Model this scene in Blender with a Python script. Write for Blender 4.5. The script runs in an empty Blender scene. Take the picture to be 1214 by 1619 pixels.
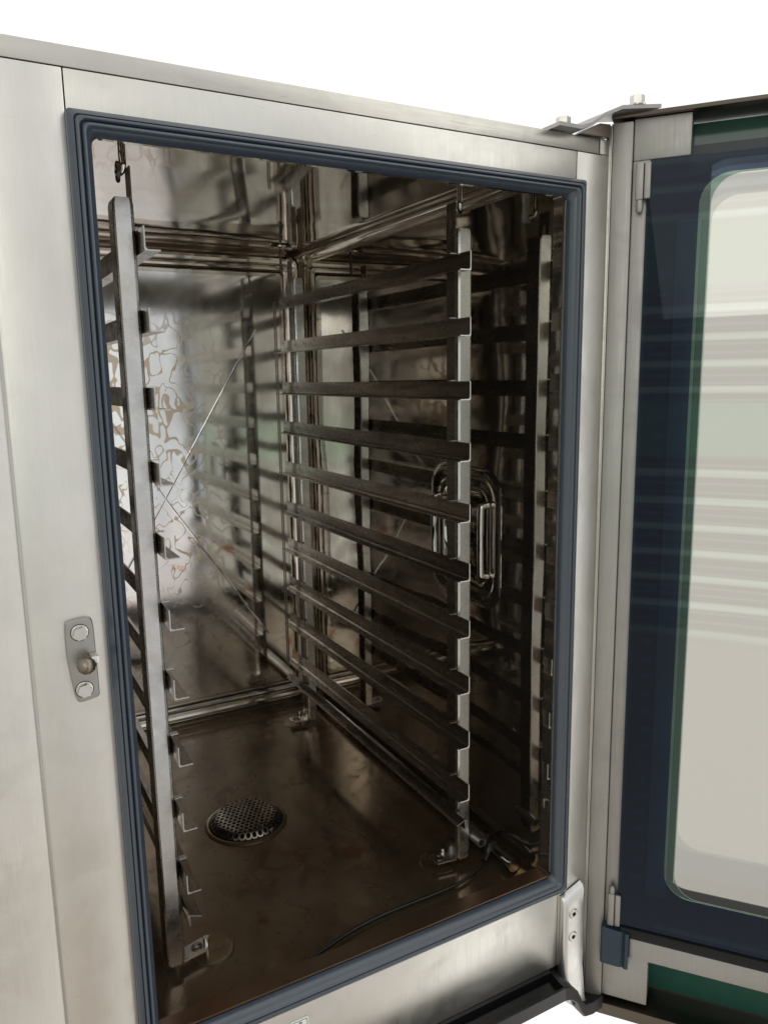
import bpy, bmesh, math, random
from mathutils import Vector, Matrix
random.seed(4)
S = bpy.context.scene
COL = S.collection
R = math.radians

# ------------------------------------------------------------------ camera
cam_d = bpy.data.cameras.new('camera')
cam = bpy.data.objects.new('camera', cam_d); COL.objects.link(cam)
cam_d.sensor_fit = 'VERTICAL'; cam_d.sensor_height = 24.0
cam_d.lens = 24.0 * 1222.0 / 1619.0
cam_d.clip_start = 0.01; cam_d.clip_end = 100
RX = Vector((0.8748305, -0.4841719, -0.0157828))     # camera right in world
DN = Vector((-0.0980502, -0.1450690, -0.9845512))    # camera down in world
FW = Vector((0.4744025, 0.8628630, -0.1743839))      # camera forward in world
M = Matrix((( RX.x, -DN.x, -FW.x, -0.0906), (RX.y, -DN.y, -FW.y, -0.6342),
            (RX.z, -DN.z, -FW.z, 0.6177), (0, 0, 0, 1)))
cam.matrix_world = M
S.camera = cam
S.view_settings.view_transform = 'Standard'; S.view_settings.look = 'None'
S.view_settings.exposure = 0.0; S.view_settings.gamma = 1.0
S.cycles.max_bounces = 14; S.cycles.glossy_bounces = 10; S.cycles.transparent_max_bounces = 12
S.cycles.sample_clamp_indirect = 4.0

# ------------------------------------------------------------------ world: white studio cut-out behind, workshop bands shaped for reflections behind the photographer
W = bpy.data.worlds.new('World'); S.world = W; W.use_nodes = True
nt = W.node_tree; nt.nodes.clear()
def N(t, **k):
    n = nt.nodes.new(t)
    for a, b in k.items(): setattr(n, a, b)
    return n
def L(a, b): nt.links.new(a, b)
def mth(op, a, b=None, c=None, clamp=False):
    n = N('ShaderNodeMath', operation=op); n.use_clamp = clamp
    for i, v in enumerate((a, b, c)):
        if v is None: continue
        if isinstance(v, (int, float)): n.inputs[i].default_value = v
        else: L(v, n.inputs[i])
    return n.outputs[0]
def mixc(f, a, b):
    n = N('ShaderNodeMix', data_type='RGBA'); 
    if isinstance(f, (int, float)): n.inputs[0].default_value = f
    else: L(f, n.inputs[0])
    for s, v in ((6, a), (7, b)):
        if isinstance(v, tuple): n.inputs[s].default_value = (*v, 1)
        else: L(v, n.inputs[s])
    return n.outputs[2]
def band(x, c, w, soft):
    """1 inside c +- w, smooth edge"""
    d = mth('ABSOLUTE', mth('SUBTRACT', x, c))
    n = N('ShaderNodeMapRange', interpolation_type='SMOOTHSTEP')
    L(d, n.inputs[0]); n.inputs[1].default_value = w + soft; n.inputs[2].default_value = w
    n.inputs[3].default_value = 0; n.inputs[4].default_value = 1
    return n.outputs[0]
def step(x, a, b):
    n = N('ShaderNodeMapRange', interpolation_type='SMOOTHSTEP')
    L(x, n.inputs[0]); n.inputs[1].default_value = a; n.inputs[2].default_value = b
    n.inputs[3].default_value = 0; n.inputs[4].default_value = 1
    return n.outputs[0]
tc = N('ShaderNodeTexCoord'); sep = N('ShaderNodeSeparateXYZ'); L(tc.outputs['Generated'], sep.inputs[0])
X, Y, Z = sep.outputs
az = mth('MULTIPLY', mth('ARCTAN2', X, mth('MULTIPLY', Y, -1)), 57.2958)      # 0 = straight behind the camera (-y), + to the right
el = mth('MULTIPLY', mth('ARCSINE', Z), 57.2958)
room = mixc(step(el, -32, -8), (0.52, 0.44, 0.35), (0.80, 0.80, 0.77))         # floor -> wall
room = mixc(step(el, 18, 50), room, (0.95, 0.95, 0.93))                        # bright ceiling/sky light
room = mixc(mth('MULTIPLY', band(az, 46, 10, 6), 0.9), room, (1.75, 1.74, 1.66))  # bright band added to light the right front strip
room = mixc(mth('MULTIPLY', band(az, 8, 8, 2), mth('MULTIPLY', step(el, -34, -22), 0.9)), room, (1.0, 1.02, 1.03))   # bright band added for the back wall to reflect
room = mixc(mth('MULTIPLY', band(az, 27, 2.2, 2), mth('MULTIPLY', band(el, -2, 24, 4), 0.8)), room, (0.20, 0.19, 0.18))
room = mixc(mth('MULTIPLY', band(az, 12.4, .7, .5), 0.6), room, (0.35, 0.38, 0.42))
room = mixc(mth('MULTIPLY', band(az, 3.5, 1.0, .6), 0.5), room, (0.45, 0.45, 0.46))
room = mixc(mth('MULTIPLY', band(az, -9, 5, 3), mth('MULTIPLY', band(el, -20, 25, 4), 0.55)), room, (0.20, 0.22, 0.26))
room = mixc(mth('MULTIPLY', band(az, 17.6, 2.4, 1.6), 0.75), room, (0.22, 0.25, 0.3))
room = mixc(mth('MULTIPLY', band(el, -13.5, 2.6, 2.5), mth('MULTIPLY', band(az, 5, 9, 5), 0.22)), room, (0.82, 0.52, 0.42))
# corrugated roller shutter, seen in the door panes
sh = mth('SINE', mth('ADD', mth('MULTIPLY', el, 3.4), mth('MULTIPLY', mth('SINE', mth('MULTIPLY', el, 0.5)), 0.45)))
sh2 = mth('SINE', mth('ADD', mth('MULTIPLY', el, 11.3), mth('MULTIPLY', mth('SINE', mth('MULTIPLY', el, 1.3)), 1.2)))
shc = mixc(step(sh, 0.45, 0.95), (0.52, 0.49, 0.45), (1.10, 1.22, 1.08))
shc = mixc(mth('MULTIPLY', step(sh2, 0.3, 0.9), 0.35), shc, (0.85, 0.88, 0.82))
shc = mixc(band(el, -4.0, 1.7, 0.2), shc, (0.62, 0.80, 0.64))
shc = mixc(band(el, 7.5, 1.6, 1.0), shc, (0.62, 0.76, 0.58))
shc = mixc(step(el, -19, -17), (0.74, 0.70, 0.64), shc)
room = mixc(mth('MULTIPLY', band(az, -52, 36, 6), mth('MULTIPLY', step(el, -60, -45), 0.92)), room, shc)
back = step(Y, -0.02, 0.02)
col = mixc(back, room, (1.06, 1.06, 1.06))
bg = N('ShaderNodeBackground'); L(col, bg.inputs[0]); bg.inputs[1].default_value = 1.0
out = N('ShaderNodeOutputWorld'); L(bg.outputs[0], out.inputs[0])

# big soft area lamp added front left of the oven for sheen
ld = bpy.data.lights.new('front_left_fill', 'AREA'); ld.shape = 'RECTANGLE'; ld.size = 1.6; ld.size_y = 1.8; ld.energy = 9; ld.color = (1, .985, .95)
lo = bpy.data.objects.new('front_left_fill', ld); COL.objects.link(lo)
lo.location = (-1.4, -2.2, 1.7)
lo.rotation_euler = (Vector((.2, 0.2, .4)) - Vector(lo.location)).to_track_quat('-Z', 'Y').to_euler()

# ------------------------------------------------------------------ materials
class Mat:
    def __init__(s, name):
        s.m = bpy.data.materials.new(name); s.m.use_nodes = True; s.t = s.m.node_tree
        s.b = s.t.nodes['Principled BSDF']; s.tc = s.t.nodes.new('ShaderNodeTexCoord')
    def n(s, t, **k):
        x = s.t.nodes.new(t)
        for a, b in k.items(): setattr(x, a, b)
        return x
    def l(s, a, b): s.t.links.new(a, b)
    def noise(s, scale, stretch=(1, 1, 1), detail=3, rough=.5, dist=0, off=(0, 0, 0)):
        mp = s.n('ShaderNodeMapping'); s.l(s.tc.outputs['Object'], mp.inputs[0]); mp.inputs['Scale'].default_value = stretch
        mp.inputs['Location'].default_value = off
        x = s.n('ShaderNodeTexNoise'); s.l(mp.outputs[0], x.inputs['Vector']); x.inputs['Scale'].default_value = scale
        x.inputs['Detail'].default_value = detail; x.inputs['Roughness'].default_value = rough; x.inputs['Distortion'].default_value = dist
        return x.outputs['Fac']
    def rng(s, x, a, b, c, d):
        r = s.n('ShaderNodeMapRange'); s.l(x, r.inputs[0])
        for i, v in enumerate((a, b, c, d)): r.inputs[i+1].default_value = v
        return r.outputs[0]
    def mix(s, f, a, b, t='RGBA'):
        x = s.n('ShaderNodeMix', data_type='RGBA')
        if isinstance(f, (int, float)): x.inputs[0].default_value = f
        else: s.l(f, x.inputs[0])
        for i, v in ((6, a), (7, b)):
            if isinstance(v, tuple): x.inputs[i].default_value = (*v, 1)
            else: s.l(v, x.inputs[i])
        return x.outputs[2]
    def mul(s, a, b):
        x = s.n('ShaderNodeMath', operation='MULTIPLY')
        for i, v in enumerate((a, b)):
            if isinstance(v, (int, float)): x.inputs[i].default_value = v
            else: s.l(v, x.inputs[i])
        return x.outputs[0]
    def bump(s, h, strength, dist=.001, prev=None):
        x = s.n('ShaderNodeBump'); s.l(h, x.inputs['Height']); x.inputs['Strength'].default_value = strength
        x.inputs['Distance'].default_value = dist
        if prev is not None: s.l(prev, x.inputs['Normal'])
        return x.outputs[0]
    def set(s, **k):
        for a, v in k.items():
            i = s.b.inputs[a.replace('_', ' ')]
            if hasattr(v, 'links') or isinstance(v, bpy.types.NodeSocket): s.l(v, i)
            elif isinstance(v, tuple): i.default_value = (*v, 1)
            else: i.default_value = v
        return s

def steel(name, col, rough, streak=(1, 1, 60), sc=18, dirt=0.12, wave=0.0, rr=.06, metal=1.0, dark=None, smudge=0):
    m = Mat(name)
    s1 = m.noise(sc, streak, 4, .65)
    s2 = m.noise(5, (1, 1, 1), 4, .6)
    c = m.mix(m.rng(s1, .35, .65, 0, dirt), col, tuple(v*.72 for v in col))
    c = m.mix(m.rng(s2, .45, .75, 0, dirt*2.0), c, dark or tuple(v*.6*k for v, k in zip(col, (1, .95, .85))))
    m.set(Base_Color=c, Metallic=metal, Roughness=m.rng(s1, .3, .7, rough-rr, rough+rr))
    if smudge:
        s3 = m.noise(13, (1, 1, 1.6), 5, .7, .6, (3, 1, 5)); s4 = m.noise(55, (.25, 1, 1.6), 3, .6, 2.5, (1, 2, 3))
        c = m.mix(m.rng(s3, .55, .74, 0, smudge), c, tuple(v*.78 for v in col))
        c = m.mix(m.rng(s4, .70, .73, 0, smudge*1.3), c, tuple(v*.62 for v in col))
        fine = m.noise(40, tuple(3 if v > 5 else .8 for v in streak), 2, .8)
        c = m.mix(m.rng(fine, .3, .75, 0, .16), c, tuple(v*.7 for v in col))
        m.set(Base_Color=c)
        add = m.n('ShaderNodeMath', operation='ADD'); m.l(m.rng(s1, .3, .7, rough-rr, rough+rr), add.inputs[0]); m.l(m.rng(s3, .45, .7, 0, .12), add.inputs[1]); m.set(Roughness=add.outputs[0])
    b = m.bump(s1, .12, .0004)
    if wave: b = m.bump(m.noise(5.5, (1, 1, 1), 1, .4), wave, .02, b)
    m.set(Normal=b)
    return m.m
M_front = steel('brushed_steel_front', (.76, .74, .70), .37, (90, 1, 2.0), 9, .16, smudge=.30)
M_trim = steel('brushed_steel_trim', (.64, .62, .575), .33, (2.0, 1, 90), 9, .2, smudge=.4)
M_door = steel('grey_door_steel', (.39, .375, .36), .42, (60, 60, 2), 9, .14, metal=.75, smudge=.3)
M_cap = steel('brown_door_cap_steel', (.15, .125, .105), .35, (2, 2, 60), 9, .2)
M_post = steel('scuffed_rack_steel', (.62, .62, .61), .27, (1, 1, 1), 45, .30, rr=.09, dark=(.55, .48, .40))
M_cast = steel('cast_bright_steel', (.80, .79, .77), .33, (1, 1, 1), 40, .12)
M_bolt = steel('bolt_steel', (.62, .60, .56), .25, (1, 1, 1), 60, .2)
M_keeper = steel('keeper_steel', (.42, .41, .39), .42, (1, 1, 1), 60, .25)
M_chrome = steel('polished_steel', (.62, .60, .56), .08, (1, 1, 1), 30, .1)

def cavity(name, col, stain, rough, wave, wsc=5.0, amount=.5, scum=0.0):
    m = Mat(name)
    n1 = m.noise(7, (1, 1, 1), 6, .65, .6)
    n2 = m.noise(28, (1, 1, 1), 6, .7, .3)
    n3 = m.noise(3.2, (3, 3, .8), 4, .6)
    c = m.mix(m.rng(n1, .40, .68, 0, amount), col, stain)
    c = m.mix(m.rng(n3, .45, .7, 0, amount*.7), c, tuple(v*.55 for v in stain))
    c = m.mix(m.rng(n2, .60, .78, 0, .5*amount), c, (.30, .24, .17))
    r = m.rng(n1, .3, .7, rough*.5, rough*1.8)
    h = m.noise(wsc, (1.2, 1, .8), 1.5, .35, .4)
    m.set(Base_Color=c, Metallic=.97, Roughness=r)
    b = m.bump(h, wave, .03)
    b = m.bump(n2, .05, .0006, b)
    m.set(Normal=b)
    return m.m
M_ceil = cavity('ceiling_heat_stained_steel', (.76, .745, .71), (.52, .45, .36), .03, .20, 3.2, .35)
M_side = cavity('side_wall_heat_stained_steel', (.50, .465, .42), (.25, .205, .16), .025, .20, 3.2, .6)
M_baffle = cavity('baffle_steel', (.52, .49, .44), (.28, .24, .19), .05, .12, 4, .6)

M_cove = cavity('cove_steel', (.66, .62, .56), (.40, .33, .26), .09, .05, 3, .6)
# back wall: bright steel with limescale web
m = Mat('back_wall_limescale_steel')
mp = m.n('ShaderNodeMapping'); m.l(m.tc.outputs['Object'], mp.inputs[0]); mp.inputs['Scale'].default_value = (1, .2, .75)
wn = m.n('ShaderNodeTexNoise'); m.l(mp.outputs[0], wn.inputs[0]); wn.inputs['Scale'].default_value = 26; wn.inputs['Detail'].default_value = 3
vm = m.n('ShaderNodeVectorMath', operation='MULTIPLY_ADD'); m.l(wn.outputs['Color'], vm.inputs[0]); vm.inputs[1].default_value = (.05, .05, .05); m.l(mp.outputs[0], vm.inputs[2])
sc_ = m.n('ShaderNodeTexNoise'); m.l(mp.outputs[0], sc_.inputs['Vector']); sc_.inputs['Scale'].default_value = 42; sc_.inputs['Detail'].default_value = 1.2; sc_.inputs['Roughness'].default_value = .45; sc_.inputs['Distortion'].default_value = .6
sb_ = m.n('ShaderNodeMath', operation='SUBTRACT'); m.l(sc_.outputs['Fac'], sb_.inputs[0]); sb_.inputs[1].default_value = .5
ab_ = m.n('ShaderNodeMath', operation='ABSOLUTE'); m.l(sb_.outputs[0], ab_.inputs[0])
thick = m.rng(m.noise(11, (1, .2, 1), 3, .6), .36, .66, .004, .060)
cmp = m.n('ShaderNodeMath', operation='SUBTRACT'); m.l(thick, cmp.inputs[0]); m.l(ab_.outputs[0], cmp.inputs[1])
web = m.rng(cmp.outputs[0], -.006, .008, 0, 1)
patch = m.rng(m.noise(4.2, (1, .2, .6), 2, .5, 0, (3, 0, 1)), .34, .44, 0, 1)
sx = m.n('ShaderNodeSeparateXYZ'); m.l(m.tc.outputs['Object'], sx.inputs[0])
web = m.mul(web, patch); web = m.mul(web, m.rng(sx.outputs[0], .25, .35, 1, 0)); web = m.mul(web, m.rng(sx.outputs[2], .66, .74, 1, 0))
n1 = m.noise(6, (1, 1, .7), 5, .65, .4)
c = m.mix(m.rng(n1, .42, .70, 0, .45), (.80, .80, .78), (.60, .56, .50))
c = m.mix(m.mul(web, .8), c, (.52, .40, .26))
rs_ = m.rng(m.noise(15, (1, .2, 1), 5, .7, .5, (9, 2, 4)), .60, .68, 0, .75); rs_ = m.mul(rs_, m.rng(sx.outputs[2], .35, .45, 1, 0)); c = m.mix(rs_, c, (.62, .27, .14))  # orange patches put warm reflections into the wall colour
ro = m.n('ShaderNodeMix', data_type='FLOAT'); m.l(web, ro.inputs[0]); m.l(m.rng(n1, .35, .65, .045, .12), ro.inputs[2]); ro.inputs[3].default_value = .24
mt = m.n('ShaderNodeMix', data_type='FLOAT'); m.l(web, mt.inputs[0]); mt.inputs[2].default_value = 1; mt.inputs[3].default_value = .92
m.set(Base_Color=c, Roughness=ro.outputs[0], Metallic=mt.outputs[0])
b = m.bump(m.noise(5, (1.6, 1, .5), 1, .3), .055, .03); b = m.bump(web, .04, .0003, b); m.set(Normal=b)
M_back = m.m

# floor: baked-on brown film on steel
m = Mat('floor_baked_brown_steel')
n1 = m.noise(5, (1, 1, 1), 6, .62, .5); n2 = m.noise(40, (1, 1, 1), 5, .7); n3 = m.noise(11, (1, 1, 1), 5, .7, .8, (4, 1, 2))
c = m.mix(m.rng(n1, .35, .68, 0, 1), (.165, .112, .070), (.27, .21, .14))
n4 = m.noise(19, (1, 1, 1), 6, .75, 1.2, (7, 3, 2))
c = m.mix(m.rng(n3, .57, .68, 0, .75), c, (.13, .050, .026))
c = m.mix(m.rng(n4, .55, .72, 0, .45), c, (.070, .046, .030))
c = m.mix(m.rng(n2, .56, .75, 0, .35), c, (.24, .20, .15))
m.set(Base_Color=c, Metallic=.8, Roughness=m.rng(n4, .35, .65, .10, .30))
b = m.bump(n2, .12, .0005); b = m.bump(m.noise(5, (1, 1, 1), 1, .3), .06, .03, b); m.set(Normal=b)
M_floor = m.m
# sill: thin rusty-brown
m = Mat('sill_brown_steel')
n1 = m.noise(9, (1, 1, 1), 5, .6, .4); n2 = m.noise(60, (1, 1, 1), 4, .7)
c = m.mix(m.rng(n1, .35, .65, 0, 1), (.20, .110, .065), (.25, .175, .12)); c = m.mix(m.rng(n2, .58, .72, 0, .4), c, (.07, .035, .02))
m.set(Base_Color=c, Metallic=.85, Roughness=.24, Normal=m.bump(n2, .1, .0005)); M_sill = m.m
# rails
def railmat(name, a, bb, ro):
    m = Mat(name)
    n1 = m.noise(14, (6, .5, 6), 5, .65); oi = m.n('ShaderNodeObjectInfo'); ad_ = m.n('ShaderNodeMath', operation='MULTIPLY_ADD'); m.l(oi.outputs['Random'], ad_.inputs[0]); ad_.inputs[1].default_value = .22; m.l(n1, ad_.inputs[2]); n1 = m.rng(ad_.outputs[0], .11, 1.11, 0, 1); n2 = m.noise(70, (1, .6, 1), 4, .7)
    c = m.mix(m.rng(n1, .35, .68, 0, 1), a, bb); c = m.mix(m.rng(n2, .58, .75, 0, .4), c, tuple(v*.4 for v in a)); n5 = m.noise(9, (14, .35, 30), 4, .7, .3, (2, 5, 1)); c = m.mix(m.rng(n5, .60, .70, 0, .45), c, (.60, .56, .50))
    m.set(Base_Color=c, Metallic=.95, Roughness=m.rng(n2, .3, .7, ro-.08, ro+.1), Normal=m.bump(n2, .06, .0003)); return m.m
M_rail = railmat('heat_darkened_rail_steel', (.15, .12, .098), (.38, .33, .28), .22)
M_edge = steel('cut_edge_steel', (.55, .54, .52), .30, (1, 1, 1), 60, .1)
M_dark = railmat('dark_hanger_steel', (.14, .11, .09), (.26, .22, .18), .3)

def plain(name, col, rough, metal=0, bump=0, bs=60, coat=0, vary=.25, spec=.5):
    m = Mat(name); n1 = m.noise(bs, (1, 1, 1), 4, .6); n2 = m.noise(6, (1, 1, 1), 4, .6)
    c = m.mix(m.rng(n1, .35, .7, 0, vary), col, tuple(v*.6 for v in col))
    c = m.mix(m.rng(n2, .4, .7, 0, vary), c, tuple(min(1, v*1.35+.004) for v in col))
    m.set(Base_Color=c, Roughness=m.rng(n2, .3, .7, rough*.85, rough*1.2), Metallic=metal, Coat_Weight=coat, Specular_IOR_Level=spec)
    if bump: m.set(Normal=m.bump(n1, bump, .0005))
    return m.m
M_gasket = plain('blue_black_silicone', (.048, .064, .090), .25, bump=.05, bs=90, spec=.8)
M_black = plain('black_gloss_plastic', (.006, .006, .007), .17, spec=.35)
M_rubber = plain('black_rubber', (.008, .008, .009), .42, spec=.25)
M_blue = plain('dark_blue_plastic_clip', (.012, .030, .050), .20, bump=.5, bs=45, vary=.5)
M_void = plain('recess_shade_black', (.006, .005, .004), .6)  # black puts the shade of recesses and openings into the colour
M_cable = plain('black_probe_cable', (.010, .010, .010), .32)
M_white = plain('white_sticker', (.80, .80, .78), .5, vary=.05)
M_ink = plain('black_ink', (.03, .03, .03), .5)
M_drain = railmat('drain_cover_steel', (.20, .16, .12), (.42, .37, .31), .22)
M_seam = plain('seam_shadow_gap', (.05, .045, .04), .6)

def glass(name, tint, gloss_f, gtint, rough=.0, frit=None, opac=0.0, dots=False, wob=0.0):
    """thin coated pane: tinted transmission + coated reflection; optional frit ink"""
    m = bpy.data.materials.new(name); m.use_nodes = True; t = m.node_tree; t.nodes.clear()
    o = t.nodes.new('ShaderNodeOutputMaterial'); tr = t.nodes.new('ShaderNodeBsdfTransparent'); tr.inputs[0].default_value = (*tint, 1)
    gl = t.nodes.new('ShaderNodeBsdfGlossy'); gl.inputs[0].default_value = (*gtint, 1); gl.inputs['Roughness'].default_value = rough
    fr = t.nodes.new('ShaderNodeFresnel'); fr.inputs[0].default_value = 1.5
    ad = t.nodes.new('ShaderNodeMath'); ad.operation = 'ADD'; ad.use_clamp = True; t.links.new(fr.outputs[0], ad.inputs[0]); ad.inputs[1].default_value = gloss_f
    mx = t.nodes.new('ShaderNodeMixShader')
    base = tr.outputs[0]
    if frit:
        di = t.nodes.new('ShaderNodeBsdfDiffuse'); di.inputs[0].default_value = (*frit, 1)
        m2 = t.nodes.new('ShaderNodeMixShader'); m2.inputs[0].default_value = opac
        t.links.new(tr.outputs[0], m2.inputs[1]); t.links.new(di.outputs[0], m2.inputs[2]); base = m2.outputs[0]
        tcn = t.nodes.new('ShaderNodeTexCoord'); nn = t.nodes.new('ShaderNodeTexNoise'); nn.inputs['Scale'].default_value = 7; nn.inputs['Detail'].default_value = 4
        t.links.new(tcn.outputs['Object'], nn.inputs[0])
        mr = t.nodes.new('ShaderNodeMapRange'); t.links.new(nn.outputs['Fac'], mr.inputs[0]); mr.inputs[1].default_value = .35; mr.inputs[2].default_value = .7
        mr.inputs[3].default_value = max(0, opac-.10); mr.inputs[4].default_value = min(1, opac+.08); t.links.new(mr.outputs[0], m2.inputs[0])
    if wob:
        tcn = t.nodes.new('ShaderNodeTexCoord'); nn = t.nodes.new('ShaderNodeTexNoise'); nn.inputs['Scale'].default_value = 3.5; nn.inputs['Detail'].default_value = 2
        bp = t.nodes.new('ShaderNodeBump'); bp.inputs['Strength'].default_value = wob; bp.inputs['Distance'].default_value = .01
        t.links.new(tcn.outputs['Object'], nn.inputs[0]); t.links.new(nn.outputs['Fac'], bp.inputs['Height']); t.links.new(bp.outputs[0], gl.inputs['Normal'])
    t.links.new(ad.outputs[0], mx.inputs[0]); t.links.new(base, mx.inputs[1]); t.links.new(gl.outputs[0], mx.inputs[2]); t.links.new(mx.outputs[0], o.inputs[0])
    return m
M_glass_in = glass('inner_pane_clear', (.90, .92, .91), .03, (.9, .95, .92))
M_frit_in = glass('inner_pane_navy_frit', (.50, .60, .74), -.024, (.8, .85, .95), frit=(.011, .018, .030), opac=.50)
M_frit_dots = glass('inner_pane_dotted_edge', (.75, .92, .85), .0, (.9, .95, .92), frit=(.030, .065, .058), opac=.35)
M_glass_out = glass('outer_pane_coated', (.565, .525, .475), .22, (.86, .83, .80), rough=.006, wob=.010)
M_frit_out = plain('outer_pane_green_frit', (.012, .080, .060), .12, spec=.7, vary=.35)
M_navy = plain('backing_navy', (.010, .017, .030), .30, vary=.3)
M_lampglass = glass('lamp_glass', (.35, .33, .30), .12, (.9, .9, .85))

# ------------------------------------------------------------------ mesh helpers
def mesh_obj(name, bm, mat, parent=None, smooth=None, loc=None):
    me = bpy.data.meshes.new(name)
    bmesh.ops.recalc_face_normals(bm, faces=bm.faces[:])
    if smooth is not None:
        for f in bm.faces: f.smooth = True
        for e in bm.edges:
            if len(e.link_faces) == 2 and e.calc_face_angle(0) > R(smooth): e.smooth = False
    bm.to_mesh(me); bm.free()
    mats = mat if isinstance(mat, list) else [mat]
    for mm in mats: me.materials.append(mm)
    o = bpy.data.objects.new(name, me); COL.objects.link(o)
    if parent is not None: o.parent = parent
    if loc: o.location = loc
    return o
def add_box(bm, a, b, bev=0, seg=2, mi=0):
    x0, x1 = sorted((a[0], b[0])); y0, y1 = sorted((a[1], b[1])); z0, z1 = sorted((a[2], b[2]))
    v = [bm.verts.new(p) for p in ((x0,y0,z0),(x1,y0,z0),(x1,y1,z0),(x0,y1,z0),(x0,y0,z1),(x1,y0,z1),(x1,y1,z1),(x0,y1,z1))]
    fs = [bm.faces.new([v[i] for i in q]) for q in ((0,3,2,1),(4,5,6,7),(0,1,5,4),(1,2,6,5),(2,3,7,6),(3,0,4,7))]
    for f in fs: f.material_index = mi
    if bev:
        es = list({e for f in fs for e in f.edges})
        r = bmesh.ops.bevel(bm, geom=es, offset=bev, segments=seg, affect='EDGES', profile=.5)
        for f in r['faces']: f.material_index = mi
def box(name, a, b, mat, parent, bev=0, seg=2):
    bm = bmesh.new(); add_box(bm, a, b, bev, seg); return mesh_obj(name, bm, mat, parent, 35 if bev else None)
def add_prism(bm, pts, axis, lo, hi, mi=0):
    """polygon pts (2D) extruded along axis: 0:x pts=(y,z) 1:y pts=(x,z) 2:z pts=(x,y)"""
    def P(p, h): return ((h, p[0], p[1]), (p[0], h, p[1]), (p[0], p[1], h))[axis]
    A = [bm.verts.new(P(p, lo)) for p in pts]; B = [bm.verts.new(P(p, hi)) for p in pts]; n = len(pts)
    f = [bm.faces.new(A), bm.faces.new(B[::-1])]
    for i in range(n): f.append(bm.faces.new((A[i], B[i], B[(i+1) % n], A[(i+1) % n])))
    for q in f: q.material_index = mi
    return f
def rrect(x0, x1, z0, z1, r, seg=6):
    out = []
    if not isinstance(r, (list, tuple)): r = [r]*4
    for (cx, cz, a0, rr) in ((x1-r[0], z1-r[0], 0, r[0]), (x0+r[1], z1-r[1], 90, r[1]), (x0+r[2], z0+r[2], 180, r[2]), (x1-r[3], z0+r[3], 270, r[3])):
        for i in range(seg+1):
            a = R(a0+90*i/seg); out.append((cx+rr*math.cos(a), cz+rr*math.sin(a)))
    return out
def add_loft(bm, loops, closed=True, cap0=False, cap1=False, mi=0, ringclosed=False):
    V = [[bm.verts.new(p) for p in lp] for lp in loops]; n = len(loops[0])
    m_ = len(V)
    for i in range(m_ if ringclosed else m_-1):
        a, b = V[i], V[(i+1) % m_]
        for j in range(n if closed else n-1):
            f = bm.faces.new((a[j], a[(j+1) % n], b[(j+1) % n], b[j])); f.material_index = mi
    if cap0: bm.faces.new(V[0]).material_index = mi
    if cap1: bm.faces.new(V[-1][::-1]).material_index = mi
    return V
def add_cyl(bm, c, r, h, axis='z', seg=24, r2=None, mi=0, hexagon=False, rot=0):
    if hexagon: seg = 6
    ax = {'x': Vector((1,0,0)), 'y': Vector((0,1,0)), 'z': Vector((0,0,1))}[axis] if isinstance(axis, str) else Vector(axis).normalized()
    q = ax.to_track_quat('Z', 'Y'); c = Vector(c); r2 = r if r2 is None else r2
    lo = [c + q @ Vector((r*math.cos(t), r*math.sin(t), 0)) for t in [2*math.pi*i/seg+rot for i in range(seg)]]
    hi = [c + q @ Vector((r2*math.cos(t), r2*math.sin(t), h)) for t in [2*math.pi*i/seg+rot for i in range(seg)]]
    add_loft(bm, [lo, hi], True, True, True, mi)
def add_lathe(bm, c, prof, axis='z', seg=32, cap0=False, cap1=False):
    ax = {'x': Vector((1,0,0)), 'y': Vector((0,1,0)), 'z': Vector((0,0,1)), '-y': Vector((0,-1,0)), '-x': Vector((-1,0,0))}[axis]
    q = ax.to_track_quat('Z', 'Y'); c = Vector(c)
    add_loft(bm, [[c + q @ Vector((r*math.cos(2*math.pi*i/seg), r*math.sin(2*math.pi*i/seg), h)) for i in range(seg)] for r, h in prof], True, cap0, cap1)
def smooth_path(pts, n=6):
    P = [Vector(p) for p in pts]; out = []
    for i in range(len(P)-1):
        p0, p1, p2, p3 = P[max(i-1, 0)], P[i], P[i+1], P[min(i+2, len(P)-1)]
        for k in range(n):
            t = k/n
            out.append(.5*((2*p1)+(-p0+p2)*t+(2*p0-5*p1+4*p2-p3)*t*t+(-p0+3*p1-3*p2+p3)*t**3))
    out.append(P[-1]); return out
def add_tube(bm, pts, r, seg=12, caps=True):
    P = [Vector(p) for p in pts]; loops = []; up = None
    for i, p in enumerate(P):
        d = (P[min(i+1, len(P)-1)]-P[max(i-1, 0)]).normalized()
        if up is None: up = d.orthogonal().normalized()
        up = (up - d*up.dot(d)).normalized(); s = d.cross(up)
        rr = r[i] if isinstance(r, (list, tuple)) else r
        loops.append([p + up*rr*math.cos(2*math.pi*j/seg)+s*rr*math.sin(2*math.pi*j/seg) for j in range(seg)])
    add_loft(bm, loops, True, caps, caps)
def tube(name, pts, r, mat, parent=None, seg=12, sm=0):
    bm = bmesh.new(); add_tube(bm, smooth_path(pts, sm) if sm else pts, r, seg); return mesh_obj(name, bm, mat, parent, 40)
def empty(name, loc, label, cat, group=None, rz=0):
    o = bpy.data.objects.new(name, None); COL.objects.link(o); o.location = loc; o.rotation_euler = (0, 0, rz)
    o.empty_display_size = .05
    o['label'] = label; o['category'] = cat
    if group: o['group'] = group
    return o

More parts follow.
